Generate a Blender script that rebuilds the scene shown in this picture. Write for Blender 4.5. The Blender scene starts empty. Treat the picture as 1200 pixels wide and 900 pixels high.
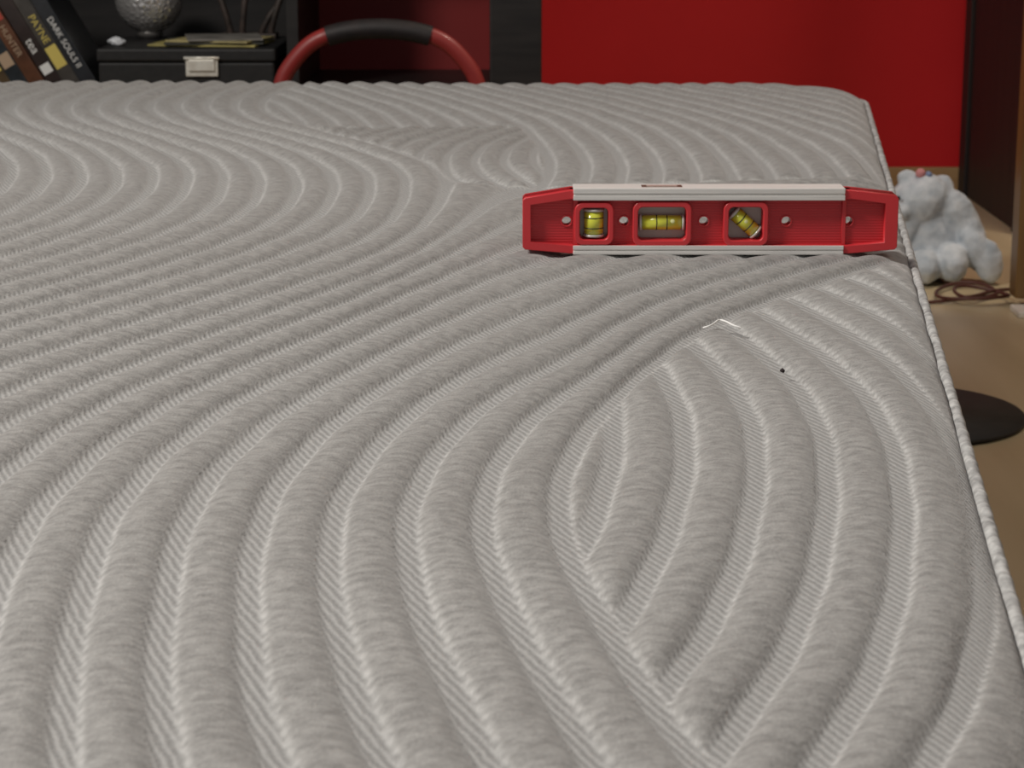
import bpy, bmesh, math, random
import numpy as np
from mathutils import Matrix, Vector, noise
random.seed(4); rng=np.random.default_rng(4)
S=bpy.context.scene
S.view_settings.view_transform='Standard'
S.view_settings.look='None'
COL=S.collection

# ---------------------------------------------------------------- helpers
def mat(name,col,rough=.5,metal=0,**k):
    m=bpy.data.materials.new(name); m.use_nodes=True
    b=m.node_tree.nodes['Principled BSDF']
    b.inputs['Base Color'].default_value=(*col,1); b.inputs['Roughness'].default_value=rough
    b.inputs['Metallic'].default_value=metal
    for a,v in k.items(): b.inputs[a.replace('_',' ')].default_value=v
    return m
def nd(m,t,**k):
    n=m.node_tree.nodes.new(t)
    for a,v in k.items(): setattr(n,a,v)
    return n
def noisy(m,c1,c2,scale=20,stretch=(1,1,1),bump=0.0,detail=4,dist=.002,bscale=None):
    nt=m.node_tree; b=nt.nodes['Principled BSDF']
    tc=nd(m,'ShaderNodeTexCoord'); mp=nd(m,'ShaderNodeMapping'); mp.inputs['Scale'].default_value=stretch
    nt.links.new(tc.outputs['Object'],mp.inputs[0])
    n=nd(m,'ShaderNodeTexNoise'); n.inputs['Scale'].default_value=scale; n.inputs['Detail'].default_value=detail
    nt.links.new(mp.outputs[0],n.inputs[0])
    r=nd(m,'ShaderNodeValToRGB'); r.color_ramp.elements[0].position=.3; r.color_ramp.elements[1].position=.7
    r.color_ramp.elements[0].color=(*c1,1); r.color_ramp.elements[1].color=(*c2,1)
    nt.links.new(n.outputs[0],r.inputs[0]); nt.links.new(r.outputs[0],b.inputs['Base Color'])
    if bump:
        bp=nd(m,'ShaderNodeBump'); bp.inputs['Strength'].default_value=bump; bp.inputs['Distance'].default_value=dist
        nt.links.new(n.outputs[0],bp.inputs['Height']); nt.links.new(bp.outputs[0],b.inputs['Normal'])
    return m
def empty(name,loc):
    e=bpy.data.objects.new(name,None); e.location=loc; e.empty_display_size=.05; COL.objects.link(e); return e
def par(o,p):
    if p is not None:
        o.parent=p; o.matrix_parent_inverse=Matrix.Translation(-Vector(p.location))
    return o
def addmesh(name,bm,m,p=None,smooth=False):
    me=bpy.data.meshes.new(name); bm.to_mesh(me); bm.free(); me.materials.append(m)
    if smooth: me.polygons.foreach_set('use_smooth',[True]*len(me.polygons))
    o=bpy.data.objects.new(name,me); COL.objects.link(o); return par(o,p)
def box(name,x0,x1,y0,y1,z0,z1,m,p=None,bev=0.0,M=None):
    bm=bmesh.new(); bmesh.ops.create_cube(bm,size=1)
    for v in bm.verts:
        v.co=Vector(((x0+x1)/2+v.co.x*(x1-x0),(y0+y1)/2+v.co.y*(y1-y0),(z0+z1)/2+v.co.z*(z1-z0)))
    if bev: bmesh.ops.bevel(bm,geom=bm.edges[:],offset=bev,segments=2,affect='EDGES',profile=.6)
    if M is not None: bm.transform(M)
    return addmesh(name,bm,m,p)
def tube(name,pts,r,m,p=None,cyclic=False,kind='NURBS',res=12):
    c=bpy.data.curves.new(name,'CURVE'); c.dimensions='3D'; c.bevel_depth=r; c.bevel_resolution=4; c.resolution_u=res
    c.use_fill_caps=True
    s=c.splines.new(kind); s.points.add(len(pts)-1)
    for i,q in enumerate(pts): s.points[i].co=(*q,1)
    s.use_cyclic_u=cyclic
    if kind=='NURBS': s.order_u=3; s.use_endpoint_u=True
    c.materials.append(m)
    o=bpy.data.objects.new(name,c); COL.objects.link(o); return par(o,p)
def cyl(name,a,b,r,m,p=None,seg=32,bev=0):
    a=Vector(a); b=Vector(b); d=b-a
    bm=bmesh.new(); bmesh.ops.create_cone(bm,cap_ends=True,segments=seg,radius1=r,radius2=r,depth=d.length)
    if bev: bmesh.ops.bevel(bm,geom=[e for e in bm.edges if len(e.link_faces)==2 and e.calc_face_angle(0)>1],offset=bev,segments=2,affect='EDGES')
    bm.transform(Matrix.Translation((a+b)/2)@d.to_track_quat('Z','Y').to_matrix().to_4x4())
    o=addmesh(name,bm,m,p,True)
    return o
def text(name,s,size,m,M,p):
    c=bpy.data.curves.new(name,'FONT'); c.body=s; c.size=size; c.align_x='CENTER'; c.align_y='CENTER'; c.extrude=.0001
    c.materials.append(m); o=bpy.data.objects.new(name,c); COL.objects.link(o)
    o.parent=p; o.matrix_parent_inverse=Matrix.Translation(-Vector(p.location)); o.matrix_basis=M
    return o

# ---------------------------------------------------------------- mattress
TOP=.33
knY=np.array([.10,.35,.55,.68,.78,.87,.97,1.137,1.32,1.45,1.60,1.76,1.92,2.07,2.20,2.32,2.55])
knW=np.array([.17,.088,.030,.0065,.0,.0075,.028,.088,.163,.198,.209,.190,.132,.056,.010,.000,.045])
def natural(x,y,q):
    n=len(x); h=np.diff(x); A=np.zeros((n,n)); r=np.zeros(n); A[0,0]=A[-1,-1]=1
    for i in range(1,n-1):
        A[i,i-1]=h[i-1]; A[i,i]=2*(h[i-1]+h[i]); A[i,i+1]=h[i]
        r[i]=3*((y[i+1]-y[i])/h[i]-(y[i]-y[i-1])/h[i-1])
    c=np.linalg.solve(A,r); b=(y[1:]-y[:-1])/h-h*(2*c[:-1]+c[1:])/3; d=np.diff(c)/(3*h)
    i=np.clip(np.searchsorted(x,q)-1,0,n-2); t=q-x[i]
    return y[i]+b[i]*t+c[i]*t*t+d[i]*t**3
def sm(x,a,b):
    t=np.clip((x-a)/(b-a),0,1); return t*t*(3-2*t)
SP=.0275
kbx=np.array([-.10,.0,.018,.05,.107,.15,.234,.27,.40]); kby=np.array([.60,.82,.87,.985,1.137,1.215,1.345,1.41,1.66])
NB=10
CB=.018-NB*SP
def fields(X,Y):
    W=natural(knY,knW,Y)
    FL=X-W
    yb=natural(kbx,kby,np.clip(X,-.1,.4))
    yc=1.69+.235*(X-.26)
    FR=.018-NB*SP*(Y-yb)/np.maximum(yc-yb,.12)
    w=sm(Y,.86,1.10)*sm(X,-.10,.10)
    FA=FL*(1-w)+FR*w
    FB=X+.48*(Y-.95)**2
    FC=X+.35*(Y-1.80)**2
    FD=X-1.0*(Y-1.80)**2
    isB=(FA>.018)&(Y<1.5)
    e1=(X-(W+CB))/SP; e2=(Y-yc)/.042
    k=.8
    tcb_=-k*np.log(np.exp(np.clip(-e1/k,-60,60))+np.exp(np.clip(-e2/k,-60,60)))
    isC=(Y>1.5)&(tcb_>0)
    pA=(FA-.018)/SP
    def fr(q): return q-np.floor(q+.5)
    t=fr(pA)
    tb=np.where(Y<1.5,pA,9.)
    tcb=np.where(Y>1.5,np.where(isC,tcb_,9.),9.)
    td=(FC-.030)/.0285
    isD=isC&(td<0)&(Y<2.03)
    tdb=np.where(isC&(Y<2.1),td,9.)
    t=np.where(isB,fr((FB-.016)/.0285),t)
    t=np.where(isC,fr((FC-.030)/.0285),t)
    t=np.where(isD,fr((FD+.055)/.024),t)
    return t,[np.where(isB,tb,9.),tcb,np.where(isD,tdb,9.)]
YB=2.5; Y0=.28; R=.15; XL=-1.15
def XR(Y): return .0765+.1261*Y
ys=[Y0]
while ys[-1]<YB-.03:
    ys.append(ys[-1]+max(.0012,.00155*ys[-1]))
ys=np.array(ys+list(np.linspace(YB-.028,YB,16)))
cf=np.concatenate([np.linspace(0,.36,70,endpoint=False),np.linspace(.36,.96,680,endpoint=False),np.linspace(.96,1,50)])
Yg,Cg=np.meshgrid(ys,cf,indexing='ij')
def inset(Y):
    t=np.clip(Y-(YB-R),0,R); t2=np.clip((Y0+R)-Y,0,R)
    return R-np.sqrt(np.maximum(R*R-np.maximum(t,t2)**2,0))
ins=inset(Yg); xl=XL+ins; xr=XR(Yg)-ins
Xg=xl+(xr-xl)*Cg
cx=(XL+XR(Yg))/2; hx=(XR(Yg)-XL)/2; cy=(Y0+YB)/2; hy=(YB-Y0)/2
qx=np.abs(Xg-cx)-(hx-R); qy=np.abs(Yg-cy)-(hy-R)
sdf=np.hypot(np.maximum(qx,0),np.maximum(qy,0))+np.minimum(np.maximum(qx,qy),0)-R
d=np.maximum(-sdf,0)
wob=.0010*np.sin(Yg*17+Xg*9)+.0007*np.sin(Xg*37-Yg*13)+.0003*np.sin(Yg*61+Xg*51)
t,bords=fields(Xg+wob,Yg)
HW=.160
def prof(t):
    at=np.abs(t)
    ch=1-sm(at,HW-.03,HW+.05)
    s_=np.clip((at-HW+.02)/(.5-HW+.02),0,1)
    pi_=np.where(at>HW-.02,np.sin(s_*math.pi/2)**.75,0)
    pi_=np.minimum(pi_,1)
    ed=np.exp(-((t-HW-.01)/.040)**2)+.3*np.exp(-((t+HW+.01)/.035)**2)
    return ch,pi_,ed
chan,pil,edge=prof(t)
for tb in bords:
    cb_,pb,eb=prof(tb)
    pil=pil*pb; chan=np.maximum(chan,cb_); edge=np.maximum(edge*(1-cb_),eb)
pil=1-(1-pil)**1.25
h=.0043*pil
fade=sm(d,.0,.03)
puck=.00030*np.sin(Yg*430+Xg*120)*edge
und=.0015*np.sin(Xg*6+1)*np.sin(Yg*4.3)+.0005*np.sin(Xg*60+Yg*25)*np.sin(Yg*47)
rw,rd=.035,.012
e_=np.clip((rw-d)/rw,0,1)
drop=rd*(1-np.sqrt(np.maximum(1-e_**2,0)))
press=sm(Xg,-.012,.004)*(1-sm(Xg,.238,.255))*np.exp(-((Yg-1.356)/.020)**2)
hz=h*(.35+.65*fade)*(1-.55*press)
Zg=TOP+hz+(und+puck)*fade-drop-.0026
nr,nc=Xg.shape
co=np.stack([Xg,Yg,Zg],-1).reshape(-1,3)
idx=np.arange(nr*nc).reshape(nr,nc)
f=np.stack([idx[:-1,:-1],idx[:-1,1:],idx[1:,1:],idx[1:,:-1]],-1).reshape(-1,4)
per=np.concatenate([idx[0,:],idx[1:,-1],idx[-1,-2::-1],idx[-2:0:-1,0]])
pc=co[per]; nper=len(per)
nx=np.roll(pc[:,:2],-3,0)-np.roll(pc[:,:2],3,0); ln=np.linalg.norm(nx,axis=1,keepdims=True)+1e-9
nrm=np.stack([nx[:,1],-nx[:,0]],1)/ln
zs=[TOP-.02,TOP-.05,TOP-.12,TOP-.19,.10,.09]; off=[.002,.007,.010,.007,.001,-.01]
allco=[co]; prev=per; faces=[f]; base=len(co)
for z,o in zip(zs,off):
    ring=np.concatenate([pc[:,:2]+nrm*o,np.full((nper,1),z)],1); ri=np.arange(base,base+nper); base+=nper
    allco.append(ring)
    faces.append(np.stack([prev,ri,np.roll(ri,-1),np.roll(prev,-1)],-1)); prev=ri
co2=np.concatenate(allco); F=np.concatenate(faces)
me=bpy.data.meshes.new('mattress_top')
me.vertices.add(len(co2)); me.vertices.foreach_set('co',co2.astype(np.float32).ravel())
me.loops.add(F.size); me.loops.foreach_set('vertex_index',F.astype(np.int32).ravel())
me.polygons.add(len(F)); me.polygons.foreach_set('loop_start',np.arange(0,F.size,4,dtype=np.int32))
me.update(calc_edges=True)
me.polygons.foreach_set('use_smooth',np.ones(len(F),dtype=bool))
for nm,arr in (('chan',chan),('edge',edge)):
    a=me.attributes.new(nm,'FLOAT','POINT'); v=np.zeros(len(co2),dtype=np.float32); v[:nr*nc]=arr.ravel(); a.data.foreach_set('value',v)
me.validate(); 

fab=mat('quilted_knit',(.3,.28,.26),.9,Sheen_Weight=.2)
nt=fab.node_tree; L=nt.links.new; B=nt.nodes['Principled BSDF']
tc=nd(fab,'ShaderNodeTexCoord')
def N(scale,st,det=3):
    mp=nd(fab,'ShaderNodeMapping'); mp.inputs['Scale'].default_value=st; L(tc.outputs['Object'],mp.inputs[0])
    n=nd(fab,'ShaderNodeTexNoise'); n.inputs['Scale'].default_value=scale; n.inputs['Detail'].default_value=det; L(mp.outputs[0],n.inputs[0]); return n
def M(op,a,b=None,c=None):
    n=nd(fab,'ShaderNodeMath',operation=op)
    for i,v in enumerate((a,b,c)):
        if v is None: continue
        if isinstance(v,(int,float)): n.inputs[i].default_value=v
        else: L(v,n.inputs[i])
    return n.outputs[0]
def MIX(f_,a,b):
    n=nd(fab,'ShaderNodeMix',data_type='RGBA')
    if isinstance(f_,(int,float)): n.inputs[0].default_value=f_
    else: L(f_,n.inputs[0])
    for i,v in ((6,a),(7,b)):
        if isinstance(v,tuple): n.inputs[i].default_value=(*v,1)
        else: L(v,n.inputs[i])
    return n.outputs[2]
def ramp(src,a,b):
    n=nd(fab,'ShaderNodeMapRange'); n.inputs[1].default_value=a; n.inputs[2].default_value=b; L(src,n.inputs[0]); return n.outputs[0]
streak=ramp(N(1,(150,260,200),5).outputs[0],.33,.67)
fine=ramp(N(1,(1000,700,900),3).outputs[0],.3,.7)
broad=ramp(N(1,(6,4,6),2).outputs[0],.3,.7)
patch=ramp(N(1,(60,30,60),2).outputs[0],.3,.7)
hea=M('MULTIPLY_ADD',fine,.40,M('MULTIPLY',streak,.60))
pillow=MIX(hea,(.172,.168,.162),(.395,.388,.376))
sx=nd(fab,'ShaderNodeSeparateXYZ'); L(tc.outputs['Object'],sx.inputs[0])
ph=M('ADD',M('MULTIPLY',sx.outputs[1],2*math.pi/.0085),M('MULTIPLY',sx.outputs[0],2*math.pi/.0032))
ph=M('ADD',ph,M('MULTIPLY',N(1,(170,120,150),2).outputs[0],4.0))
hat=M('MULTIPLY_ADD',M('SINE',ph),.5,.5)
hatc=M('MULTIPLY_ADD',hat,.60,M('MULTIPLY',fine,.40))
rope=MIX(hatc,(.205,.204,.200),(.440,.438,.430))
ca=nd(fab,'ShaderNodeAttribute',attribute_name='chan'); ea=nd(fab,'ShaderNodeAttribute',attribute_name='edge')
c1=MIX(ca.outputs['Fac'],pillow,rope)
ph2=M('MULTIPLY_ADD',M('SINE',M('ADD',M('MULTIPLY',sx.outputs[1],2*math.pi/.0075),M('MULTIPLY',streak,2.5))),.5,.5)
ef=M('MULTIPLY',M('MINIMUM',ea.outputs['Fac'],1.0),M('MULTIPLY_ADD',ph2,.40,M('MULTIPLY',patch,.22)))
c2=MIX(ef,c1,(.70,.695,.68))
c3=MIX(M('MULTIPLY',broad,.12),c2,(.2,.185,.172))
L(c3,B.inputs['Base Color'])
hh=M('ADD',M('MULTIPLY',M('MULTIPLY',hat,ca.outputs['Fac']),.55),M('MULTIPLY',hea,.5))
hh=M('ADD',hh,M('MULTIPLY',ef,.6))
bp=nd(fab,'ShaderNodeBump'); bp.inputs['Strength'].default_value=.65; bp.inputs['Distance'].default_value=.001
L(hh,bp.inputs['Height']); L(bp.outputs[0],B.inputs['Normal'])
me.materials.append(fab)
matt=empty('mattress',(-.4,1.4,0))
mo=bpy.data.objects.new('quilted_cover',me); COL.objects.link(mo); par(mo,matt)
pip=noisy(mat('piping_fabric',(.4,.4,.4),.85),(.26,.258,.255),(.56,.56,.55),1,(170,170,170),.5,2,.002)
pts=[(pc[i,0]+nrm[i,0]*.002,pc[i,1]+nrm[i,1]*.002,TOP-.0125+.0005*math.sin(i*.9)) for i in range(0,nper,5)]
tube('edge_piping',pts,.0028,pip,matt,cyclic=True,kind='POLY')
dark=noisy(mat('dark_platform',(.03,.03,.03),.7),(.02,.02,.02),(.04,.035,.03),10)
box('bed_platform',-1.05,.10,.45,2.38,0,.092,dark,None,.004)

# ---------------------------------------------------------------- lint
thr=mat('white_thread',(.9,.89,.87),.8)
zt=TOP+.0016
tube('loose_thread',[(.0975,1.108,zt),(.100,1.106,zt+.001),(.1035,1.112,zt+.0015),(.1065,1.122,zt+.0015),(.110,1.117,zt+.0015),(.113,1.108,zt+.001),(.1165,1.108,zt)],.0005,thr)
bm=bmesh.new(); bmesh.ops.create_icosphere(bm,subdivisions=2,radius=.0011); 
for v in bm.verts: v.co+=Vector((0,0,0))+noise.noise_vector(v.co*900)*.0004
bm.transform(Matrix.Translation((.1265,1.012,TOP+.0008))); addmesh('lint_speck',bm,mat('lint',(.03,.02,.02),.9))

# ---------------------------------------------------------------- torpedo level
red=mat('red_plastic',(.52,.022,.03),.42,Coat_Weight=.1)
nt=red.node_tree
tc2=nd(red,'ShaderNodeTexCoord'); wv=nd(red,'ShaderNodeTexWave'); wv.bands_direction='Y'; wv.inputs['Scale'].default_value=190
nt.links.new(tc2.outputs['Object'],wv.inputs[0]); bpn=nd(red,'ShaderNodeBump'); bpn.inputs['Strength'].default_value=.5; bpn.inputs['Distance'].default_value=.0003
nt.links.new(wv.outputs[0],bpn.inputs['Height']); nt.links.new(bpn.outputs[0],nt.nodes['Principled BSDF'].inputs['Normal'])
red2=mat('red_plastic_smooth',(.58,.030,.038),.38,Coat_Weight=.15)
alu=noisy(mat('aluminium_rail',(.78,.77,.75),.5,.25),(.68,.67,.65),(.84,.83,.80),1,(20,900,900),.1,2,.0002)
clear=mat('clear_acrylic',(.55,.55,.51),.15)
vial=mat('vial_fluid',(.64,.66,.06),.12,Coat_Weight=.6)
blk=mat('black_line',(.02,.02,.02),.5); bub=mat('bubble',(.80,.83,.40),.1,Coat_Weight=1)
LX,LY,LZ=.0065,1.356,TOP-.0012
lev=empty('spirit_level',(LX+.115,LY,LZ))
LM=Matrix.Translation((LX,LY,LZ))@Matrix.Rotation(math.radians(90),4,'X')
def rr(x,z,w,h_,r,n=6):
    P=[]
    for sx_,sz,a0 in ((1,1,0),(-1,1,90),(-1,-1,180),(1,-1,270)):
        for k in range(n+1):
            a=math.radians(a0+90*k/n); P.append((x+sx_*(w/2-r)+r*math.cos(a),z+sz*(h_/2-r)+r*math.sin(a)))
    return P
def circ(x,z,r,n=28): return [(x+r*math.cos(2*math.pi*k/n),z+r*math.sin(2*math.pi*k/n)) for k in range(n)]
def plate(name,loops,th,m,bev=.0004,yo=0):
    c=bpy.data.curves.new(name,'CURVE'); c.dimensions='2D'; c.fill_mode='BOTH'; c.extrude=th/2-bev; c.bevel_depth=bev; c.bevel_resolution=1; c.offset=-bev
    for lp in loops:
        s=c.splines.new('POLY'); s.points.add(len(lp)-1); s.use_cyclic_u=True
        for i,q in enumerate(lp): s.points[i].co=(q[0]/1000,q[1]/1000,0,1)
    c.materials.append(m); o=bpy.data.objects.new(name,c); COL.objects.link(o)
    o.parent=lev; o.matrix_parent_inverse=Matrix.Translation(-Vector(lev.location)); o.matrix_basis=Matrix.Translation((0,yo,0))@LM
    return o
outer=[(0,4.5),(1.5,3),(29,0.6),(201,0.6),(228.5,3),(230,4.5),(230,34.5),(228.5,36.5),(201,39.6),(29,39.6),(1.5,35),(0,33.5)]
wins=[(43.8,19,24,26),(85.5,19,36,27),(136.8,19,27.5,27)]
holes=[27,62.3,111.4,162,200]
plate('body_web',[outer]+[rr(x,z,w-7,h_-7,3) for x,z,w,h_ in wins]+[circ(x,20,2.9) for x in holes],.009,red)
plate('outer_flange',[outer,[(5,8),(31,5.6),(200,5.6),(222,7.5),(222,31.5),(200,34.4),(31,34.4),(5,30.5)]],.019,red2)
for i,(x,z,w,h_) in enumerate(wins):
    plate('window_frame_%d'%(i+1),[rr(x,z,w,h_,5),rr(x,z,w-6.4,h_-6.4,3.2)],.020,red2,.0006)
for i,x in enumerate(holes):
    plate('hole_ring_%d'%(i+1),[circ(x,20,3.6),circ(x,20,2.8)],.0105,red2,.0002)
for x0,x1,nm in ((31,34,'rib_1'),(196,198.5,'rib_2')):
    plate(nm,[[(x0,5.5),(x1,5.5),(x1,34.5),(x0,34.5)]],.013,red2,.0004)
def lb(name,x0,x1,y0,y1,z0,z1,m,bev=.0003):
    return box(name,LX+x0/1000,LX+x1/1000,LY+y0/1000,LY+y1/1000,LZ+z0/1000,LZ+z1/1000,m,lev,bev)
lb('rail_top',31,197,-10.8,10.3,37.6,41.0,alu,.0005); lb('rail_top_lip',31,197,-10.8,-9.2,33.6,36.6,alu); lb('rail_top_web',31.2,196.8,-10.0,10,36,38.4,alu)
lb('rail_top_back_lip',31,197,9.2,10.6,33.8,38.4,alu)
lb('rail_bottom',31,197,-10.8,10.3,0,2.3,alu,.0005); lb('rail_bottom_lip',31,197,-10.8,-9.2,3.1,5.6,alu); lb('rail_bottom_web',31.2,196.8,-10,10,1.7,3.6,alu)
lb('rail_bottom_back_lip',31,197,9.2,10.6,1.7,5.2,alu)
lb('top_read_slot',73,98,-5,5,40.6,41.15,mat('slot_dark',(.12,.08,.06),.4)); lb('top_slot_glass',76,95,-3.5,3.5,41.0,41.3,mat('slot_glass',(.5,.45,.4),.2))
def vialat(i,x,z,ang,ln_,r):
    w,h_=wins[i][2]-6,wins[i][3]-6
    plate('acrylic_block_%d'%(i+1),[rr(x,z,w,h_,3)],.004,clear,.0002,.003)
    c=Vector((LX+x/1000,LY-.003,LZ+z/1000)); dv=Vector((math.cos(ang),0,math.sin(ang)))
    cyl('vial_%d'%(i+1),c-dv*ln_/2000,c+dv*ln_/2000,r/1000,vial,lev,32,.0008)
    for s in (-1,1):
        q=c+dv*s*.0032; cyl('vial_line_%d%s'%(i+1,'ab'[s>0]),q-dv*.0003,q+dv*.0003,(r+.12)/1000,blk,lev)
        q=c+dv*s*(ln_/2000+.0006); cyl('vial_cap_%d%s'%(i+1,'ab'[s>0]),q-dv*.0007,q+dv*.0007,(r+.4)/1000,clear,lev)
    bo=dv*(.0065 if i==1 else 0)
    bm=bmesh.new(); bmesh.ops.create_uvsphere(bm,u_segments=24,v_segments=16,radius=1)
    rot=Matrix.Rotation(-ang,4,'Y')
    bm.transform(Matrix.Translation(c+bo+Vector((0,-r/1000*.55,.0008)))@rot@Matrix.Diagonal((.0028,.0022,.0022,1)))
    addmesh('bubble_%d'%(i+1),bm,bub,lev,True)
vialat(0,43.8,19,math.pi/2,14.5,6.0)
vialat(1,85.5,19,0,25,4.6)
vialat(2,136.8,19,math.radians(-42),17,4.6)

# ---------------------------------------------------------------- room
wood=mat('wood_floor',(.4,.28,.15),.35)
noisy(wood,(.50,.40,.24),(.60,.49,.31),1.5,(14,1.2,1),.05,6,.001)
fl=box('floor',-2.6,2.2,-.6,3.98,-.06,0,wood)
redw=noisy(mat('red_paint',(.5,.01,.01),.5),(.60,.008,.012),(.66,.011,.015),3,(1,1,1),.03)
box('wall_back',-2.6,2.2,3.95,4.05,0,2.5,redw)
box('wall_right',2.2,2.3,-.6,4.05,0,2.5,noisy(mat('cream_paint',(.5,.42,.32),.8),(.48,.4,.3),(.52,.44,.34),3))
oak=noisy(mat('oak_trim',(.45,.27,.13),.45),(.36,.21,.09),(.52,.33,.16),4,(1,8,8),.05)
box('baseboard_back',-2.6,.798,3.935,3.95,0,.045,oak,None,.003)
cab=empty('tall_cabinet',(1.1,3.7,0))
dk=noisy(mat('dark_brown_wood',(.025,.012,.01),.6),(.008,.005,.005),(.018,.010,.009),5,(6,6,.6),.05)
box('carcass',.800,1.45,3.45,3.93,.0,2.1,dk,cab,.004)
box('side_stile',.794,.802,3.45,3.50,.0,2.09,dk,cab,.002)
box('side_stile_back',.794,.802,3.88,3.93,.0,2.09,dk,cab,.002)
box('cabinet_door',.81,1.44,3.43,3.452,.06,2.06,dk,cab,.004)
dr=empty('door_1',(1.05,2.88,0))
dw=noisy(mat('door_wood',(.22,.11,.03),.4),(.10,.052,.017),(.20,.105,.03),4,(8,8,.7),.05)
box('door_leaf',.660,1.42,2.86,2.90,.012,2.03,dw,dr,.003)
for a,b in ((.18,.9),(1.05,1.9)):
    box('raised_panel_%d'%(1 if a<1 else 2),.78,1.30,2.850,2.862,a,b,dw,dr,.006)
cyl('door_knob',(.735,2.80,1.0),(.735,2.86,1.0),.022,mat('brass',(.7,.5,.2),.3,1),dr,24,.006)
box('trim_1',.65,1.5,2.79,2.845,0,.008,mat('threshold',(.75,.7,.62),.4),None,.002)

# ---------------------------------------------------------------- shelf
bk=noisy(mat('black_laminate',(.012,.01,.01),.45),(.008,.007,.007),(.02,.017,.016),12,(1,1,8))
sh=empty('bookshelf',(-.5,3.17,0))
y0,y1=3.0,3.34
box('side_panel_left',-1.03,-1.0,y0,y1,0,1.85,bk,sh,.001)
box('side_panel_right',-.030,.040,y0,y1,0,1.85,bk,sh,.003)
box('divider',-.303,-.287,y0+.01,y1,.02,1.83,bk,sh,.001)
for i,z in enumerate((.03,.27,.62,.98,1.34,1.84)):
    box('shelf_board_%d'%(i+1),-1.0,-.03,y0+.002,y1,z-.02,z,bk,sh,.001)
box('back_panel',-1.0,-.295,y1,y1+.012,0,1.85,bk,sh)
box('shaded_wall_panel',-.295,.04,y1,y1+.012,0,1.85,noisy(mat('shaded_wall_red',(.2,.01,.01),.55),(.23,.010,.010),(.28,.014,.013),4),sh)  # added panel; its dark red paints in the shadow on the wall behind

gc=empty('video_game_cases',(-.66,3.08,.27))
spn=[((.018,.02,.024),),((.05,.045,.04),),((.03,.02,.018),),((.10,.04,.02),),((.02,.025,.03),),((.09,.06,.03),),((.03,.03,.03),)]
wt=mat('spine_print',(.75,.75,.73),.6); yl=mat('spine_yellow',(.62,.50,.12),.6); tn=mat('spine_tan',(.42,.3,.2),.6); rdm=mat('spine_red',(.4,.05,.03),.6)
phi=math.radians(-30)
for k,(c,) in enumerate(spn):
    m=noisy(mat('case_%d'%k,c,.3,Coat_Weight=.3),tuple(q*.7 for q in c),tuple(q*1.4 for q in c),40)
    Mk=Matrix.Translation((-.577-k*.0236,3.012+.002*(k%3),.2705))@Matrix.Rotation(phi,4,'Y')
    box('case_%d'%(k+1),0,.0198,0,.135,0,.19,m,gc,.0012,Mk)
    def strip(nm,x0,x1,z0,z1,mm): box(nm,x0,x1,-.0004,.001,z0,z1,mm,gc,0,Mk)
    TR=Matrix(((0,1,0,0),(0,0,-1,0),(-1,0,0,0),(0,0,0,1)))
    def tx(nm,s,size,z,mm,x=.0099): text(nm,s,size,mm,Mk@Matrix.Translation((x,-.0006,z))@TR,gc)
    if k==0:
        tx('spine_title_1','DARK SOULS II',.0115,.068,wt)
    if k==1:
        strip('label_2',.002,.018,.030,.062,yl); tx('spine_title_2','PAYNE',.014,.088,yl); 
    if k==2:
        strip('label_3',.003,.017,.02,.034,wt); tx('spine_title_3','tea',.017,.062,wt)
    if k==3:
        tx('spine_title_4','HUNTER',.012,.07,tn); strip('label_4',.002,.018,.1,.15,rdm)
    if k==4:
        strip('label_5',.002,.018,.03,.05,tn); tx('spine_title_5','RALLY',.013,.09,wt)
    if k==5: strip('label_6',.002,.018,.02,.05,yl)
bx=empty('black_storage_box',(-.44,3.1,.27))
lea=noisy(mat('black_vinyl',(.012,.011,.011),.6),(.004,.004,.004),(.010,.009,.009),120,(1,1,1),.4,3,.0006)
box('box_body',-.556,-.320,3.003,3.24,.2705,.308,lea,bx,.003)
box('box_lid',-.558,-.318,3.001,3.242,.3095,.3265,lea,bx,.003)
lt=noisy(mat('nickel_latch',(.7,.67,.6),.35,.3),(.7,.66,.58),(.92,.9,.82),60)
box('latch_plate',-.438,-.395,2.9975,3.0015,.290,.3145,lt,bx,.001)
box('latch_hasp',-.434,-.399,2.994,2.998,.2975,.3125,lt,bx,.001)
cyl('latch_pin',(-.440,2.996,.3145),(-.393,2.996,.3145),.002,lt,bx,16)
bo=empty('stack_of_booklets',(-.43,3.1,.3265))
pcs=[(.55,.46,.14),(.06,.06,.05),(.6,.5,.22),(.3,.28,.25)]
for i,c in enumerate(pcs):
    Mr=Matrix.Translation((-.415+.006*i,3.085,.3268+i*.0026))@Matrix.Rotation(math.radians((-8,5,-14,10)[i]),4,'Z')
    box('booklet_%d'%(i+1),-.075+.008*i,.075-.008*i,-.05,.06,0,.0024,noisy(mat('booklet%d'%i,c,.5),tuple(q*.5 for q in c),c,35),bo,.0004,Mr)
gl=empty('glass_globe',(-.515,3.19,.327))
gm=mat('mercury_glass',(.80,.78,.76),.14,.7)
nt=gm.node_tree; tcg=nd(gm,'ShaderNodeTexCoord'); vo=nd(gm,'ShaderNodeTexVoronoi'); vo.inputs['Scale'].default_value=130; vo.feature='DISTANCE_TO_EDGE'
nt.links.new(tcg.outputs['Object'],vo.inputs[0]); bpg=nd(gm,'ShaderNodeBump'); bpg.inputs['Strength'].default_value=.9; bpg.inputs['Distance'].default_value=.003
nt.links.new(vo.outputs[0],bpg.inputs['Height']); nt.links.new(bpg.outputs[0],nt.nodes['Principled BSDF'].inputs['Normal'])
bm=bmesh.new(); bmesh.ops.create_uvsphere(bm,u_segments=48,v_segments=32,radius=.048); bm.transform(Matrix.Translation((-.515,3.19,.3825)))
addmesh('globe',bm,gm,gl,True)
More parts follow.
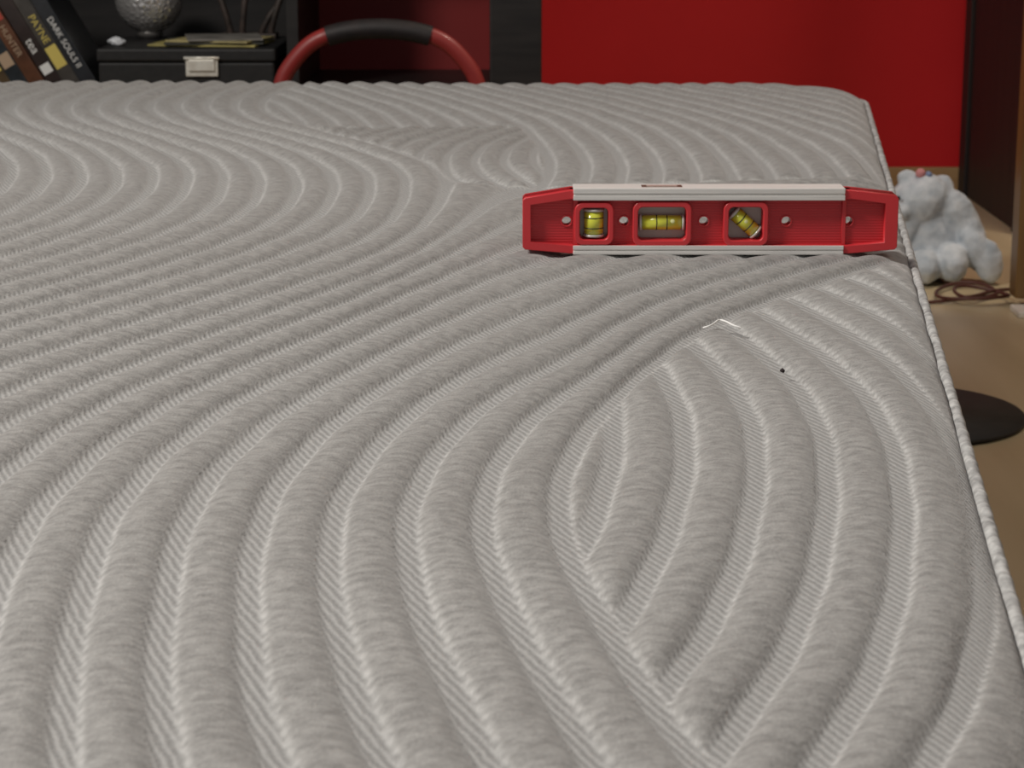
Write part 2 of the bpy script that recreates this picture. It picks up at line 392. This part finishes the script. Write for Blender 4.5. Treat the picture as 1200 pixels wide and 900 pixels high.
cyl('globe_base',(-.515,3.19,.3268),(-.515,3.19,.343),.018,mat('base_grey',(.2,.19,.18),.4,.5),gl,32,.003)
bm=bmesh.new(); bmesh.ops.create_icosphere(bm,subdivisions=3,radius=.011)
for v in bm.verts: v.co+=noise.noise_vector(v.co*120)*.004; v.co.z*=.5
bm.transform(Matrix.Translation((-.540,3.06,.332))); addmesh('crumpled_tissue',bm,mat('tissue',(.8,.82,.85),.7))
orn=empty('driftwood_ornament',(-.385,3.2,.327))
om=noisy(mat('dark_ornament',(.06,.045,.035),.6),(.02,.015,.012),(.08,.055,.045),60)
for i,(x,dx,hh2) in enumerate(((-.40,-.02,.07),(-.385,.01,.08),(-.36,.03,.05),(-.345,.02,.065))):
    tube('branch_%d'%(i+1),[(x,3.2,.328),(x+dx*.3,3.19,.328+hh2*.5),(x+dx,3.2,.328+hh2)],.0045,om,orn)
box('ornament_foot',-.415,-.335,3.18,3.22,.3268,.334,om,orn,.002)

# ---------------------------------------------------------------- chair
ch=empty('chair',(-.17,2.8,0))
rt=mat('red_tube',(.28,.025,.022),.45,Coat_Weight=.1); pad=noisy(mat('black_foam',(.015,.012,.012),.6),(.008,.006,.006),(.018,.011,.011),80)
CX=-.170; yb=2.86
hoop=[(-.135,0),(-.135,.22),(-.128,.295),(-.108,.325),(-.083,.349),(-.045,.361),(0,.364),(.045,.361),(.083,.349),(.108,.325),(.128,.295),(.135,.22),(.135,0)]
tube('back_hoop',[(CX+x,yb,max(z,.0)) for x,z in hoop],.0105,rt,ch)
tube('back_grip',[(CX+x,yb,z+.0005) for x,z in ((-.066,.353),(-.045,.3595),(0,.3635),(.045,.3595),(.066,.353))],.013,pad,ch)
tube('front_frame',[(CX-.12,2.64,.0),(CX-.12,2.64,.19),(CX-.115,2.66,.20),(CX-.12,2.86,.20)],.0095,rt,ch)
tube('front_frame_2',[(CX+.12,2.64,.0),(CX+.12,2.64,.19),(CX+.115,2.66,.20),(CX+.12,2.86,.20)],.0095,rt,ch)
box('seat',CX-.125,CX+.125,2.62,2.85,.205,.23,pad,ch,.008)
tube('cross_bar',[(CX-.12,2.64,.09),(CX,2.64,.09),(CX+.12,2.64,.09)],.007,rt,ch)

# ---------------------------------------------------------------- plush toy
fur=noisy(mat('plush_fur',(.6,.62,.65),.95,Sheen_Weight=.4),(.38,.43,.48),(.66,.69,.72),45,(1,1,1),.5,4,.002)
bm=bmesh.new()
def ell(c,s,rx=0,ry=0):
    r_=bmesh.ops.create_uvsphere(bm,u_segments=24,v_segments=16,radius=1)
    Mx=Matrix.Translation(c)@Matrix.Rotation(math.radians(ry),4,'Y')@Matrix.Rotation(math.radians(rx),4,'X')@Matrix.Diagonal((*s,1))
    bmesh.ops.transform(bm,matrix=Mx,verts=r_['verts'])
Yp=3.08
ell((.586,Yp,.054),(.052,.045,.056),0,-8)
ell((.568,Yp-.012,.112),(.044,.038,.036),0,-22)
ell((.534,Yp-.035,.100),(.018,.018,.014))
ell((.548,Yp-.010,.144),(.014,.010,.010),0,-20)
ell((.600,Yp-.006,.132),(.016,.014,.015),0,60)
ell((.620,Yp-.022,.096),(.024,.020,.036),0,-35)
ell((.638,Yp-.028,.066),(.020,.020,.032),0,-16)
ell((.545,Yp-.03,.070),(.016,.016,.036),0,25)
ell((.645,Yp-.035,.046),(.021,.030,.038),0,-28)
ell((.660,Yp-.050,.032),(.020,.018,.032),0,-12)
ell((.570,Yp-.045,.025),(.024,.040,.025),0,0)
ell((.610,Yp-.045,.030),(.022,.036,.028),0,0)
pl=empty('plush_bear',(.60,Yp,0))
po=addmesh('plush_body',bm,fur,pl,True)
md=po.modifiers.new('r','REMESH'); md.mode='VOXEL'; md.voxel_size=.003; md.use_smooth_shade=True
ms=po.modifiers.new('s','SMOOTH'); ms.iterations=5; ms.factor=.6
tx_=bpy.data.textures.new('furnoise','CLOUDS'); tx_.noise_scale=.016
mdd=po.modifiers.new('d','DISPLACE'); mdd.texture=tx_; mdd.strength=.005; mdd.mid_level=.5; mdd.texture_coords='LOCAL'
pk=mat('pink_felt',(.6,.25,.25),.9); eye=mat('plush_eye',(.01,.01,.01),.2)
for nm,c,r,m in (('nose',(.518,Yp-.045,.102),.005,eye),('eye_l',(.532,Yp-.046,.120),.0035,eye),('bow_l',(.566,Yp-.02,.151),.007,pk),('bow_r',(.577,Yp-.02,.149),.005,mat('blue_felt',(.2,.25,.4),.9))):
    bm=bmesh.new(); bmesh.ops.create_uvsphere(bm,u_segments=16,v_segments=12,radius=r); bm.transform(Matrix.Translation(c)); addmesh(nm,bm,m,pl,True)

cb=mat('brown_cable',(.08,.022,.015),.5)
P=[]
for i in range(26):
    a=i*.42; rx=.040+.012*math.sin(i*.21); ry=.060+.03*math.cos(i*.17)
    P.append((.612+rx*math.cos(a)+.01*math.sin(i*.11),2.915+ry*math.sin(a),.003+.006*(1+math.sin(i*.7))*.5+.0003*i))
tube('coiled_cable',[(.50,2.86,.003),(.54,2.88,.003)]+P+[(.66,2.95,.01),(.70,2.97,.004)],.0024,cb,res=8)

cyl('round_floor_mat',(.407,2.26,.0005),(.407,2.26,.008),.129,noisy(mat('black_rubber',(.012,.012,.013),.6),(.010,.010,.011),(.02,.02,.02),40),None,96,.002)

# ---------------------------------------------------------------- curves -> meshes
bpy.context.view_layer.update()
dg=bpy.context.evaluated_depsgraph_get()
for o in [o for o in bpy.data.objects if o.type in ('CURVE','FONT')]:
    m2=bpy.data.meshes.new_from_object(o.evaluated_get(dg))
    n=o.name; p_,pi,mb=o.parent,o.matrix_parent_inverse.copy(),o.matrix_basis.copy()
    o.name=n+'_src'
    bpy.data.objects.remove(o)
    q=bpy.data.objects.new(n,m2); COL.objects.link(q); q.parent=p_; q.matrix_parent_inverse=pi; q.matrix_basis=mb

# ---------------------------------------------------------------- lights
def area(name,loc,tgt,size,pw,col):
    l=bpy.data.lights.new(name,'AREA'); l.shape='DISK'; l.size=size; l.energy=pw; l.color=col
    o=bpy.data.objects.new(name,l); o.location=loc; o.rotation_euler=(Vector(tgt)-Vector(loc)).to_track_quat('-Z','Y').to_euler(); COL.objects.link(o)
area('ceiling_lamp',(-1.40,.75,2.0),(0,.9,.3),.50,47,(1,.95,.88))
area('hall_lamp',(1.0,2.93,2.1),(.72,3.45,.1),.4,21,(1,.85,.70))
w=bpy.data.worlds.new('w'); S.world=w; w.use_nodes=True
w.node_tree.nodes['Background'].inputs[0].default_value=(1,.98,.99,1); w.node_tree.nodes['Background'].inputs[1].default_value=.23

# ---------------------------------------------------------------- camera
cam=bpy.data.cameras.new('camera'); co_=bpy.data.objects.new('camera',cam); COL.objects.link(co_)
co_.location=(0,0,.558); co_.rotation_euler=(math.radians(77),0,0)
cam.sensor_width=36; cam.lens=78; cam.clip_start=.02
cam.dof.use_dof=True; cam.dof.focus_distance=1.1; cam.dof.aperture_fstop=36
S.camera=co_
